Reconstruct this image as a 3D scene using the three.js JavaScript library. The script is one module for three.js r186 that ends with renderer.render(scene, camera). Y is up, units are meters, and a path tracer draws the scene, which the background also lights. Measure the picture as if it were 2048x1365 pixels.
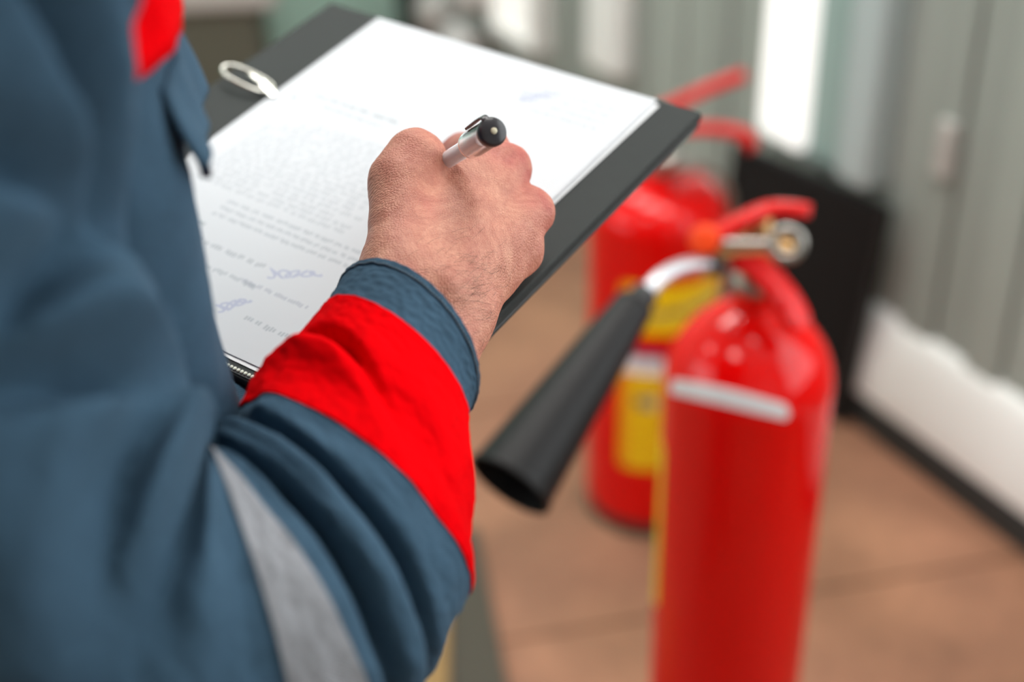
import * as THREE from 'three';
import { mergeGeometries, mergeVertices, toCreasedNormals } from 'three/addons/utils/BufferGeometryUtils.js';
import { RoundedBoxGeometry } from 'three/addons/geometries/RoundedBoxGeometry.js';
import { ImprovedNoise } from 'three/addons/math/ImprovedNoise.js';
import { RectAreaLightUniformsLib } from 'three/addons/lights/RectAreaLightUniformsLib.js';

// ---------------------------------------------------------------- camera, light, exposure
const scene = new THREE.Scene();
const camera = new THREE.PerspectiveCamera(2 * Math.atan(682.5 / 2844) * 180 / Math.PI, 2048 / 1365, 0.05, 60);
camera.position.set(0, 1.4, 0);
camera.rotation.order = 'YXZ';
camera.rotation.set(-30.5 * Math.PI / 180, 0, 0);
camera.rotateZ(-1.0 * Math.PI / 180);
camera.focus = 0.667;
camera.userData.fStop = 3.0;
scene.background = new THREE.Color(0.9, 0.97, 1.0);
scene.backgroundIntensity = 3;
const renderer = new THREE.WebGLRenderer({ antialias: true });
renderer.toneMapping = THREE.LinearToneMapping;
renderer.toneMappingExposure = 1.02;
renderer.shadowMap.enabled = true;
RectAreaLightUniformsLib.init();

// ---------------------------------------------------------------- helpers
const V = (a) => new THREE.Vector3(...a);
const noiseGen = new ImprovedNoise();
const noise = (x, y, z) => noiseGen.noise(x, y, z);
let seed = 7;
const rnd = () => { seed = (seed * 1664525 + 1013904223) >>> 0; return seed / 4294967296; };
const lerp = (a, b, t) => a + (b - a) * t, clamp = (x, a = 0, b = 1) => Math.min(b, Math.max(a, x));
const smooth = (a, b, x) => { const t = clamp((x - a) / (b - a)); return t * t * (3 - 2 * t); };
const gauss = (x, w) => Math.exp(-(x * x) / (w * w));

const used = new Map();
function numbered(name) { const n = used.get(name) ?? 0; used.set(name, n + 1); return n ? name + '_' + String(n).padStart(3, '0') : name; }
function shade(o) { o.castShadow = true; o.receiveShadow = true; return o; }
function thing(name, label, category, group, pos = [0, 0, 0]) {
  const o = new THREE.Group(); o.name = numbered(name); o.position.set(...pos); scene.add(o);
  o.userData = { label, category }; if (group) o.userData.group = group;
  return o;
}
function part(name, geo, mat, parent, label) {           // geometry in world metres unless the parent is given at a place of its own
  const m = shade(new THREE.Mesh(geo, mat)); m.name = name; parent.add(m);
  if (label) m.userData.label = label;
  return m;
}
function local(geo, owner) { return geo.translate(-owner.position.x, -owner.position.y, -owner.position.z); }
function struct(name, geo, mat, parent = scene) {
  const m = shade(new THREE.Mesh(geo, mat)); m.name = name; parent.add(m);
  m.userData.kind = 'structure'; return m;
}
function geoOf(pos, idx, uv, col) {
  const g = new THREE.BufferGeometry();
  g.setAttribute('position', new THREE.Float32BufferAttribute(pos, 3));
  if (uv) g.setAttribute('uv', new THREE.Float32BufferAttribute(uv, 2));
  if (col) g.setAttribute('color', new THREE.Float32BufferAttribute(col, 3));
  g.setIndex(idx); g.computeVertexNormals(); return g;
}
// a rounded rectangular bar swept along points; side = direction of its width
function bar(pts, width, thick, side, n = 40, ends = true) {
  const curve = new THREE.CatmullRomCurve3(pts.map(V), false, 'centripetal'), S = V(side).normalize();
  const prof = [], q = 4, c = Math.min(width, thick) * 0.35;
  for (const [sx, sy, a0] of [[1, 1, 0], [-1, 1, 1], [-1, -1, 2], [1, -1, 3]]) for (let k = 0; k <= q; k++) {
    const a = (a0 + k / q) * Math.PI / 2; prof.push([sx * (width / 2 - c) + c * Math.cos(a), sy * (thick / 2 - c) + c * Math.sin(a)]);
  }
  const pos = [], idx = [], m = prof.length;
  for (let i = 0; i <= n; i++) {
    const t = i / n, p = curve.getPointAt(t), T = curve.getTangentAt(t), U = new THREE.Vector3().crossVectors(T, S).normalize(), W = new THREE.Vector3().crossVectors(U, T);
    const e = ends ? Math.min(1, Math.sqrt(Math.max(0.02, 1 - Math.pow(Math.max(0, 1 - Math.min(t, 1 - t) * curve.getLength() / (width * 0.3)), 2)))) : 1;
    for (const [x, y] of prof) { const v = p.clone().addScaledVector(W, x * e).addScaledVector(U, y); pos.push(v.x, v.y, v.z); }
  }
  for (let i = 0; i < n; i++) for (let j = 0; j < m; j++) { const a = i * m + j, b = i * m + (j + 1) % m; idx.push(a, b, a + m, b, b + m, a + m); }
  for (const base of [0, n * m]) { const c0 = pos.length / 3; let s = [0, 0, 0]; for (let j = 0; j < m; j++) for (let k = 0; k < 3; k++) s[k] += pos[(base + j) * 3 + k] / m; pos.push(...s); for (let j = 0; j < m; j++) { const a = base + j, b = base + (j + 1) % m; base ? idx.push(a, b, c0) : idx.push(b, a, c0); } }
  return toCreasedNormals(geoOf(pos, idx), 0.7);
}
function tube(pts, r, n = 40, seg = 14) { return new THREE.TubeGeometry(new THREE.CatmullRomCurve3(pts.map(V), false, 'centripetal'), n, r, seg, false); }
// a frustum between two points with optional closed ends, from a lathe profile [[radius, share of the way], ...]
function spun(a, b, prof, seg = 40) {
  const A = V(a), B = V(b), L = A.distanceTo(B);
  const g = new THREE.LatheGeometry(prof.map(([r, t]) => new THREE.Vector2(Math.max(r, 1e-5), t * L)), seg);
  g.applyQuaternion(new THREE.Quaternion().setFromUnitVectors(new THREE.Vector3(0, 1, 0), B.clone().sub(A).normalize()));
  return g.translate(A.x, A.y, A.z);
}
const rodProf = (r, c = r * 0.25, L = 1) => [[0, 0], [r - c, 0], [r, c / L], [r, 1 - c / L], [r - c, 1], [0, 1]];
function rod(a, b, r, c) { const L = V(a).distanceTo(V(b)); return spun(a, b, rodProf(r, c ?? r * 0.25, L), 28); }

// naive surface nets over a signed distance function
function net(f, lo, hi, cell, uvOf, colorOf) {
  const nx = Math.ceil((hi[0] - lo[0]) / cell) + 1, ny = Math.ceil((hi[1] - lo[1]) / cell) + 1, nz = Math.ceil((hi[2] - lo[2]) / cell) + 1;
  const d = new Float32Array(nx * ny * nz), at = (i, j, k) => i + nx * (j + ny * k);
  for (let k = 0; k < nz; k++) for (let j = 0; j < ny; j++) for (let i = 0; i < nx; i++) d[at(i, j, k)] = f(lo[0] + i * cell, lo[1] + j * cell, lo[2] + k * cell);
  const vert = new Int32Array(nx * ny * nz).fill(-1), pos = [], idx = [];
  for (let k = 0; k < nz - 1; k++) for (let j = 0; j < ny - 1; j++) for (let i = 0; i < nx - 1; i++) {
    let s = [0, 0, 0], n = 0; const c = [];
    for (let q = 0; q < 8; q++) c.push(d[at(i + (q & 1), j + ((q >> 1) & 1), k + (q >> 2))]);
    for (let q = 0; q < 8; q++) for (const b of [1, 2, 4]) if (!(q & b)) {
      const a0 = c[q], a1 = c[q | b]; if ((a0 < 0) === (a1 < 0)) continue;
      const t = a0 / (a0 - a1); s[0] += (q & 1) + (b === 1 ? t : 0); s[1] += ((q >> 1) & 1) + (b === 2 ? t : 0); s[2] += (q >> 2) + (b === 4 ? t : 0); n++;
    }
    if (n) { vert[at(i, j, k)] = pos.length / 3; pos.push(lo[0] + (i + s[0] / n) * cell, lo[1] + (j + s[1] / n) * cell, lo[2] + (k + s[2] / n) * cell); }
  }
  const quad = (a, b, c, e, flip) => { if (a < 0 || b < 0 || c < 0 || e < 0) return; flip ? idx.push(a, c, b, a, e, c) : idx.push(a, b, c, a, c, e); };
  for (let k = 1; k < nz - 1; k++) for (let j = 1; j < ny - 1; j++) for (let i = 1; i < nx - 1; i++) {
    const s = d[at(i, j, k)] < 0;
    if (s !== d[at(i + 1, j, k)] < 0) quad(vert[at(i, j - 1, k - 1)], vert[at(i, j, k - 1)], vert[at(i, j, k)], vert[at(i, j - 1, k)], !s);
    if (s !== d[at(i, j + 1, k)] < 0) quad(vert[at(i - 1, j, k - 1)], vert[at(i, j, k - 1)], vert[at(i, j, k)], vert[at(i - 1, j, k)], s);
    if (s !== d[at(i, j, k + 1)] < 0) quad(vert[at(i - 1, j - 1, k)], vert[at(i, j - 1, k)], vert[at(i, j, k)], vert[at(i - 1, j, k)], !s);
  }
  const nor = [], uv = [], col = [], e = cell * 0.5;
  for (let v = 0; v < pos.length; v += 3) {
    let [x, y, z] = [pos[v], pos[v + 1], pos[v + 2]];
    const g = new THREE.Vector3(f(x + e, y, z) - f(x - e, y, z), f(x, y + e, z) - f(x, y - e, z), f(x, y, z + e) - f(x, y, z - e));
    const gl = g.length() / (2 * e) || 1; g.normalize();
    const dd = clamp(f(x, y, z) / gl, -cell * 0.5, cell * 0.5); x -= g.x * dd; y -= g.y * dd; z -= g.z * dd; pos[v] = x; pos[v + 1] = y; pos[v + 2] = z;
    nor.push(g.x, g.y, g.z); uv.push(...(uvOf ? uvOf(x, y, z) : [x, y])); if (colorOf) col.push(...colorOf(x, y, z));
  }
  const G = geoOf(pos, idx, uv, colorOf ? col : null); G.setAttribute('normal', new THREE.Float32BufferAttribute(nor, 3)); return G;
}
// tapered capsule distance
function capsule(a, b, ra, rb) {
  const [ax, ay, az] = a, dx = b[0] - ax, dy = b[1] - ay, dz = b[2] - az, L = dx * dx + dy * dy + dz * dz || 1e-9;
  return (x, y, z) => { const t = clamp(((x - ax) * dx + (y - ay) * dy + (z - az) * dz) / L); return Math.hypot(x - ax - dx * t, y - ay - dy * t, z - az - dz * t) - ra - (rb - ra) * t; };
}
const smin = (a, b, k) => { const h = Math.max(k - Math.abs(a - b), 0) / k; return Math.min(a, b) - h * h * k / 4; };

// ---------------------------------------------------------------- textures
function dataTex(n, f, srgb) {
  const data = new Uint8Array(n * n * 4);
  for (let y = 0; y < n; y++) for (let x = 0; x < n; x++) { const c = f(x / n, y / n), o = (y * n + x) * 4; for (let k = 0; k < 3; k++) data[o + k] = clamp(c[k] ?? c[0]) * 255; data[o + 3] = 255; }
  const t = new THREE.DataTexture(data, n, n); t.wrapS = t.wrapT = THREE.RepeatWrapping; t.magFilter = THREE.LinearFilter; t.minFilter = THREE.LinearFilter;
  if (srgb) t.colorSpace = THREE.SRGBColorSpace; t.needsUpdate = true; return t;
}
const tileNoise = (u, v, f, s = 0) => { const a = 2 * Math.PI * u, b = 2 * Math.PI * v, r = f / (2 * Math.PI); return noise(r * Math.cos(a) + 17 + s, r * Math.sin(a) + 3.1 + r * Math.cos(b), r * Math.sin(b) + 9.7 + s); };
const rep = (t, s) => { const c = t.clone(); c.repeat.set(s, s); c.needsUpdate = true; return c; };
const weave = dataTex(256, (u, v) => { const a = Math.sin(u * 64 * Math.PI), b = Math.sin(v * 64 * Math.PI), tw = Math.sin((u + v) * 64 * Math.PI); return [0.5 + 0.22 * tw + 0.12 * (a * a - b * b) + 0.25 * tileNoise(u, v, 14)]; });
const clothTone = dataTex(512, (u, v) => { const n = 1 + 0.06 * tileNoise(u, v, 9) + 0.05 * tileNoise(u, v, 60, 4) + 0.06 * (noise(u * 511, v * 511, 2.2)); return [0.86 * n, 0.87 * n, 0.88 * n]; }, true);
const grain = dataTex(512, (u, v) => [0.5 + 0.3 * tileNoise(u, v, 40) + 0.3 * tileNoise(u, v, 110, 3)]);
const smudge = dataTex(512, (u, v) => { const n = 0.5 + 0.55 * tileNoise(u, v, 5) + 0.3 * tileNoise(u, v, 17, 2); return [n]; });
// skin relief: small irregular cells
const skinCells = (() => { const pts = []; let s = 99; const r = () => { s = (s * 1664525 + 1013904223) >>> 0; return s / 4294967296; }; const G = 26; for (let j = 0; j < G; j++) for (let i = 0; i < G; i++) pts.push([(i + r()) / G, (j + r()) / G]);
  return dataTex(512, (u, v) => { let d1 = 9, d2 = 9; const ci = Math.floor(u * G), cj = Math.floor(v * G);
    for (let b = -1; b <= 1; b++) for (let a = -1; a <= 1; a++) { const ii = (ci + a + G) % G, jj = (cj + b + G) % G, p = pts[jj * G + ii]; let dx = Math.abs(p[0] - u), dy = Math.abs(p[1] - v); dx = Math.min(dx, 1 - dx) * 1.5; dy = Math.min(dy, 1 - dy); const d = Math.hypot(dx, dy); if (d < d1) { d2 = d1; d1 = d; } else if (d < d2) d2 = d; }
    return [clamp((d2 - d1) * G * 1.6) * 0.8 + 0.2 * (0.5 + tileNoise(u, v, 60))]; }); })();
const skinTone = dataTex(512, (u, v) => { const a = tileNoise(u, v, 7), b = tileNoise(u, v, 26, 5), c = tileNoise(u, v, 70, 8); return [0.90 + 0.06 * a + 0.05 * b + 0.04 * c, 0.86 + 0.10 * a + 0.09 * b + 0.07 * c, 0.85 + 0.10 * a + 0.09 * b + 0.07 * c]; }, true);
const floorTone = dataTex(1024, (u, v) => { const n = 0.84 + 0.12 * tileNoise(u, v, 4) + 0.10 * tileNoise(u, v, 15, 3) + 0.06 * tileNoise(u, v, 70, 6); return [n, n * (0.985 + 0.03 * tileNoise(u, v, 6, 9)), n * 0.97]; }, true);

// ---------------------------------------------------------------- materials
const std = (color, roughness, extra = {}) => new THREE.MeshStandardMaterial({ color, roughness, metalness: 0, ...extra });
const lin = (r, g, b) => new THREE.Color().setRGB(r, g, b);
const cloth = (c, extra = {}) => new THREE.MeshPhysicalMaterial({ color: c, roughness: 0.88, specularIntensity: 0.25, map: rep(clothTone, 6), bumpMap: rep(weave, 22), bumpScale: 0.0003, sheen: 0.25, sheenRoughness: 0.6, sheenColor: lin(0.25, 0.3, 0.36), ...extra });
const M = {
  navy: cloth(lin(0.056, 0.110, 0.166)),
  redCloth: cloth(lin(0.98, 0.0, 0.003), { sheen: 0, specularIntensity: 0.04 }),
  tape: cloth(lin(0.36, 0.355, 0.375), { sheen: 0.1 }),
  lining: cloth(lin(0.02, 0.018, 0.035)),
  trousers: cloth(lin(0.045, 0.075, 0.11)),
  thread: std(lin(0.16, 0.2, 0.24), 0.8),
  skin: new THREE.MeshPhysicalMaterial({ color: 0xffffff, vertexColors: true, roughness: 0.52, map: rep(skinTone, 14), bumpMap: rep(skinCells, 28), bumpScale: 0.00022, sheen: 0.1, sheenRoughness: 0.5, sheenColor: lin(0.6, 0.3, 0.25) }),
  hair: std(lin(0.035, 0.022, 0.015), 0.6),
  armHair: std(lin(0.05, 0.03, 0.02), 0.6),
  shoe: std(lin(0.02, 0.02, 0.022), 0.5),
  board: std(lin(0.022, 0.026, 0.0255), 0.78, { bumpMap: rep(grain, 14), bumpScale: 0.00025 }),
  boardEdge: std(lin(0.02, 0.021, 0.022), 0.6),
  chrome: std(lin(0.55, 0.545, 0.5), 0.24, { metalness: 1 }),
  steel: std(lin(0.42, 0.40, 0.37), 0.36, { metalness: 1 }),
  alu: std(lin(0.58, 0.57, 0.60), 0.45, { metalness: 1 }),
  brass: std(lin(0.62, 0.36, 0.16), 0.36, { metalness: 1 }),
  teeth: std(lin(0.85, 0.9, 0.78), 0.3),
  pageBack: std(lin(0.86, 0.87, 0.89), 0.85),
  plasticClear: new THREE.MeshPhysicalMaterial({ color: 0xffffff, roughness: 0.08, transmission: 1, thickness: 0.001, ior: 1.3 }),
  penWhite: std(lin(0.72, 0.74, 0.78), 0.35),
  penBlack: std(lin(0.02, 0.017, 0.022), 0.28),
  penDot: std(lin(0.55, 0.5, 0.36), 0.5),
  red: new THREE.MeshPhysicalMaterial({ color: lin(0.78, 0.0, 0.0), roughness: 0.5, specularIntensity: 0.05, clearcoat: 0.65, clearcoatRoughness: 0.06, bumpMap: rep(grain, 3), bumpScale: 0.0001 }),
  redLever: new THREE.MeshPhysicalMaterial({ color: lin(0.72, 0.003, 0.004), roughness: 0.4, specularIntensity: 0.3, clearcoat: 0.4, clearcoatRoughness: 0.2 }),
  black: std(lin(0.016, 0.015, 0.015), 0.5),
  blackHorn: new THREE.MeshPhysicalMaterial({ color: lin(0.009, 0.008, 0.0085), roughness: 0.45, specularIntensity: 0.45 }),
  blackBoard: new THREE.MeshPhysicalMaterial({ color: lin(0.011, 0.0105, 0.011), roughness: 0.6, specularIntensity: 0.3, bumpMap: rep(grain, 5), bumpScale: 0.0002 }),
  orange: std(lin(0.95, 0.06, 0.0), 0.45),
  stickerWhite: std(lin(0.72, 0.7, 0.72), 0.5),
  stickerYellow: std(lin(0.80, 0.50, 0.01), 0.5),
  floor: std(0xffffff, 0.55, { map: rep(floorTone, 0.6) }),
  grout: std(lin(0.16, 0.09, 0.06), 0.9),
  wall: std(lin(0.33, 0.365, 0.335), 0.65, { bumpMap: rep(grain, 3), bumpScale: 0.0003 }),
  plaster: std(lin(0.76, 0.77, 0.75), 0.8, { bumpMap: rep(grain, 2), bumpScale: 0.0004 }),
  teal: std(lin(0.43, 0.66, 0.58), 0.7, { bumpMap: rep(grain, 3), bumpScale: 0.0003 }),
  sage: std(lin(0.31, 0.40, 0.36), 0.7, { bumpMap: rep(grain, 3), bumpScale: 0.0003 }),
  tealGlass: std(lin(0.30, 0.42, 0.40), 0.35),
  paleBlue: std(lin(0.45, 0.53, 0.54), 0.45),
  white: std(lin(0.90, 0.905, 0.89), 0.4),
  darkBase: std(lin(0.022, 0.025, 0.025), 0.6),
  ceiling: std(lin(0.85, 0.85, 0.84), 0.9, { bumpMap: rep(grain, 2), bumpScale: 0.0005 }),
  lampFrame: std(lin(0.7, 0.7, 0.7), 0.5),
  pane: std(lin(0.85, 0.9, 0.92), 0.5, { emissive: lin(0.93, 0.98, 1), emissiveIntensity: 2.2 }),  // glow for the added windows out of view
  glowStrip: std(lin(0.85, 0.84, 0.8), 0.5, { emissive: lin(1, 0.97, 0.92), emissiveIntensity: 0.5 }),  // glow of its own, added to whiten the narrow strip
  glowStripBright: std(lin(0.88, 0.88, 0.85), 0.5, { emissive: lin(1, 1, 0.97), emissiveIntensity: 0.75 }),  // stronger added glow for the wider pane
  lampFace: std(lin(0.9, 0.9, 0.9), 0.6, { emissive: lin(1, 0.985, 0.95), emissiveIntensity: 6 }),
  greyTrim: std(lin(0.066, 0.058, 0.042), 0.55, { bumpMap: rep(grain, 6), bumpScale: 0.0002 }),
  tan: std(lin(0.33, 0.20, 0.07), 0.6, { bumpMap: rep(grain, 4), bumpScale: 0.0003 }),
  knobPale: std(lin(0.62, 0.61, 0.6), 0.45),
  paleGrey: std(lin(0.5, 0.48, 0.46), 0.5),
  olive: std(lin(0.10, 0.10, 0.075), 0.7),
};

// ---------------------------------------------------------------- the room: right wall runs along D, the room lies on the side of N
const D = V([0.44765, 0, 0.89421]), N = V([-0.89421, 0, 0.44765]), W0 = V([0.627, 0, -2.079]), TURN = Math.atan2(-0.89421, 0.44765);
const room = (s, n, y) => W0.clone().addScaledVector(D, s).addScaledVector(N, n).setY(y);
function roomBox(s0, s1, n0, n1, y0, y1, r = 0.004) {
  const g = new RoundedBoxGeometry(s1 - s0, y1 - y0, n1 - n0, 2, Math.min(r, (s1 - s0) / 3, (n1 - n0) / 3, (y1 - y0) / 3)); const uv = g.attributes.uv, p = g.attributes.position, nn = g.attributes.normal;
  for (let i = 0; i < uv.count; i++) { const x = p.getX(i), y = p.getY(i), z = p.getZ(i), ax = Math.abs(nn.getX(i)), ay = Math.abs(nn.getY(i)); uv.setXY(i, ax > 0.6 ? z : x, ay > 0.6 ? z : y); }
  const c = room((s0 + s1) / 2, (n0 + n1) / 2, (y0 + y1) / 2); return g.rotateY(TURN).translate(c.x, c.y, c.z);
}
const S0 = -2.0, S1 = 3.6, N1 = 4.6, H = 2.9;
struct('ceiling', roomBox(S0 - 0.2, S1 + 0.2, -0.2, N1 + 0.2, H, H + 0.15), M.ceiling);
const floor = struct('floor', roomBox(S0 - 0.2, S1 + 0.2, -0.2, N1 + 0.2, -0.15, -0.004), M.grout);
{ // large floor tiles, laid square to the joint line that shows at the lower right
  const a = -0.21, ux = Math.cos(a), uz = Math.sin(a), TU = 1.2, T = 0.6, proto = new RoundedBoxGeometry(TU - 0.006, 0.006, T - 0.006, 1, 0.002);
  const variants = [0, 1, 2, 3].map((k) => { const g = proto.clone(), uv = g.attributes.uv, p = g.attributes.position; for (let i = 0; i < uv.count; i++) uv.setXY(i, p.getX(i) + k * 0.37, p.getZ(i) + k * 0.71); return g; });
  const tints = [[0.475, 0.238, 0.140], [0.46, 0.232, 0.138], [0.49, 0.244, 0.143]].map((c) => { const m = M.floor.clone(); m.color = lin(...c); return m; });
  for (let i = -9; i <= 9; i++) for (let j = -9; j <= 9; j++) {
    const cx = 0.588 + (i - 0.29) * TU * ux - (j + 0.5) * T * uz, cz = -1.66 + (i - 0.29) * TU * uz + (j + 0.5) * T * ux, h = T / 2 - 0.003, hu = TU / 2 - 0.003;
    let poly = [[-hu, -h], [hu, -h], [hu, h], [-hu, h]].map(([x, z]) => new THREE.Vector3(cx + x * ux - z * uz, 0, cz + x * uz + z * ux).sub(W0)).map((p) => [p.dot(D), p.dot(N)]);
    const inside = poly.every(([s, n]) => s > S0 && s < S1 && n > 0.02 && n < N1);
    let m;
    if (inside) { m = part('tile', variants[(i * 7 + j * 3 + 100) % 4], tints[(i * 5 + j * 11 + 110) % 3], floor); m.position.set(cx, -0.002, cz); m.rotation.y = -a; continue; }
    for (const [k, lim, sg] of [[0, S0, 1], [0, S1, -1], [1, 0.02, 1], [1, N1, -1]]) {      // cut along the walls
      const out = []; poly.forEach((p, q) => { const r = poly[(q + 1) % poly.length], dp = (p[k] - lim) * sg, dr = (r[k] - lim) * sg; if (dp >= 0) out.push(p); if ((dp >= 0) !== (dr >= 0)) { const t = dp / (dp - dr); out.push([lerp(p[0], r[0], t), lerp(p[1], r[1], t)]); } }); poly = out;
    }
    if (poly.length < 3) continue;
    const w = poly.map(([s, n]) => room(s, n, 0)), sh = new THREE.Shape(w.map((p) => new THREE.Vector2(p.x, -p.z)));
    m = part('tile', new THREE.ExtrudeGeometry(sh, { depth: 0.006, bevelEnabled: false }).rotateX(-Math.PI / 2).translate(0, -0.005, 0), tints[(i * 5 + j * 11 + 110) % 3], floor);
  }
}
const wallR = struct('wall_right', roomBox(S0 - 0.2, S1 + 0.2, -0.2, -0.012, -0.15, H), M.wall);
{ // vertical cladding boards with a rounded edge and a shadow gap
  const wv = [1, 1.06, 0.93, 1.1].map((k) => { const m = M.wall.clone(); m.color = M.wall.color.clone().multiplyScalar(k); return m; });
  const w = 0.0755; let k = 0;
  for (let s = S0; s < 1.0; s += w, k++) { const deep = k % 2 ? 0.004 : -0.004; part('panel', roomBox(s + 0.002, s + w - 0.002, -0.014, deep, 0.2, H, 0.005), wv[(k * 7 + (k >> 1)) % 4], wallR); }
}
struct('baseboard_right', roomBox(S0, S1, -0.012, 0.034, 0, 0.061), M.darkBase);
{ // white skirting with a sloping rounded top
  const prof = [[-0.012, 0.061], [0.026, 0.061], [0.031, 0.065], [0.033, 0.076], [0.032, 0.100], [0.029, 0.128], [0.024, 0.158], [0.018, 0.186], [0.011, 0.208], [0.003, 0.220], [-0.005, 0.225], [-0.012, 0.226]], sh = new THREE.Shape(prof.map(([n, y]) => new THREE.Vector2(n, y)));
  const g = new THREE.ExtrudeGeometry(sh, { depth: S1 + 1.0, bevelEnabled: false }).applyMatrix4(new THREE.Matrix4().makeBasis(N, new THREE.Vector3(0, 1, 0), D.clone().negate())), c = room(S1, 0, 0);
  struct('trim_1', toCreasedNormals(g.translate(c.x, 0, c.z), 0.6), M.white);
}
struct('wall_back', roomBox(S0 - 0.2, S0, -0.2, N1 + 0.2, -0.15, H), M.teal);
struct('wall_left', roomBox(S0 - 0.2, S1 + 0.2, N1, N1 + 0.2, -0.15, H), M.sage);
struct('wall_front', roomBox(S1, S1 + 0.2, -0.2, N1 + 0.2, -0.15, H), M.plaster);
// white uprights on the right wall
{ // narrow framed strip between the cladding boards, its white glow added
  const t = new THREE.Group(); t.name = 'window_3'; t.userData.kind = 'structure'; scene.add(t);
  part('window_frame', mergeGeometries([roomBox(-1.392, -1.376, -0.01, 0.052, 0.32, H), roomBox(-1.190, -1.174, -0.01, 0.052, 0.32, H), roomBox(-1.376, -1.190, -0.01, 0.052, 0.32, 0.345)]), M.white, t);
  part('pane', roomBox(-1.377, -1.189, 0, 0.044, 0.34, H, 0.004), M.glowStrip, t);
}
struct('trim_3', roomBox(-0.943, -0.813, 0, 0.05, 0.375, H, 0.012), M.white);
{  // left pane is brightened by a glow added to its material
  const t = thing('glow_window', 'tall narrow window with an added glow and a pale teal side, behind the black panel', 'window');
  part('column', roomBox(-0.332, -0.205, -0.01, 0.05, 0.435, H, 0.02), M.glowStripBright, t, 'pane with an added white glow');
  part('panel', roomBox(-0.215, -0.125, -0.01, 0.03, 0.435, H, 0.008), M.tealGlass, t, 'pale teal panel');
  part('edge_post', roomBox(-0.110, -0.031, -0.01, 0.05, 0.435, H, 0.012), M.paleBlue, t, 'pale blue grey edge post');
}
{ const t = thing('wall_plate', 'small light grey plate on the ribbed grey wall right of the pillar', 'plate');
  part('cover', roomBox(0.076, 0.110, 0.0, 0.018, 0.505, 0.595, 0.006), M.paleGrey, t); part('screw', rod(room(0.093, 0.014, 0.55).toArray(), room(0.093, 0.02, 0.55).toArray(), 0.005), M.steel, t); }

// ceiling lamps: framed diffusers, each with an area light of its size just below
function lamp(s, n, w, l, power, label) {
  const p = room(s, n, H), t = thing('ceiling_light', label, 'ceiling light', 'ceiling panels', [p.x, H, p.z]); t.rotation.y = TURN;
  const fr = [[-w / 2 - 0.015, 0, 0.03, l + 0.06], [w / 2 + 0.015, 0, 0.03, l + 0.06], [0, -l / 2 - 0.015, w, 0.03], [0, l / 2 + 0.015, w, 0.03]].map(([x, z, a, b]) => new RoundedBoxGeometry(a, 0.03, b, 1, 0.004).translate(x, -0.015, z));
  part('frame', mergeGeometries(fr), M.lampFrame, t); part('diffuser', new RoundedBoxGeometry(w, 0.012, l, 1, 0.003).translate(0, -0.014, 0), M.lampFace, t);
  const L = new THREE.RectAreaLight(lin(1, 0.985, 0.95), power, w, l); L.position.set(p.x, H - 0.035, p.z); scene.add(L); L.rotation.set(-Math.PI / 2, 0, TURN, 'XYZ');
  L.lookAt(p.x, 0, p.z);
}
const LAMP = 8.4, WIN = 1.9;
lamp(-1.2, 0.95, 0.6, 0.6, LAMP * 1.5, 'square ceiling panel near the back wall');
lamp(-0.1, 0.95, 0.6, 0.6, LAMP * 1.25, 'square ceiling panel above the farther extinguisher');
lamp(0.8, 0.6, 0.6, 0.6, LAMP * 0.95, 'square ceiling panel close to the grey wall');
lamp(-1.0, 3.1, 0.6, 0.6, LAMP * 0.5, 'square ceiling panel in the far left');
lamp(1.0, 2.2, 0.5, 0.5, LAMP * 0.9, 'small square ceiling panel above the camera');

// unseen windows added to light the room from the left and right walls; each glows and carries an area light of its size
function addedWindow(name, s, n, along, w, y0, y1, power) {
  const h = y1 - y0, g = (a, b, c, d, z0, z1) => new RoundedBoxGeometry(b - a, d - c, z1 - z0, 1, 0.006).translate((a + b) / 2, (c + d) / 2, (z0 + z1) / 2), t = new THREE.Group();
  t.name = name; t.userData.kind = 'structure'; const p = room(s, n, y0); t.position.copy(p); t.rotation.y = TURN + along; scene.add(t);
  part('window_frame', mergeGeometries([g(-w / 2 - 0.06, -w / 2, -0.06, h + 0.06, -0.01, 0.05), g(w / 2, w / 2 + 0.06, -0.06, h + 0.06, -0.01, 0.05), g(-w / 2, w / 2, -0.06, 0, -0.01, 0.05), g(-w / 2, w / 2, h, h + 0.06, -0.01, 0.05), g(-0.025, 0.025, 0, h, -0.005, 0.04)]), M.white, t);
  for (const sg of [-1, 1]) part('pane', g(sg < 0 ? -w / 2 : 0.025, sg < 0 ? -0.025 : w / 2, 0, h, 0.0, 0.012), M.pane, t);
  const L = new THREE.RectAreaLight(lin(0.93, 0.98, 1), power, w, h), nrm = new THREE.Vector3(0, 0, 1).applyAxisAngle(new THREE.Vector3(0, 1, 0), TURN + along); L.position.copy(p).setY((y0 + y1) / 2).addScaledVector(nrm, 0.06); scene.add(L);
  const q = L.position.clone().add(nrm); L.lookAt(q.x, q.y, q.z); L.rotateY(Math.PI); L.lookAt(L.position.clone().addScaledVector(nrm, 1));
}
addedWindow('window_1', -0.6, N1, Math.PI, 2.6, 0.95, 2.45, WIN * 0.2);
addedWindow('window_2', 1.75, 0.01, 0, 1.7, 0.8, 2.45, WIN * 0.45);

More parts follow.
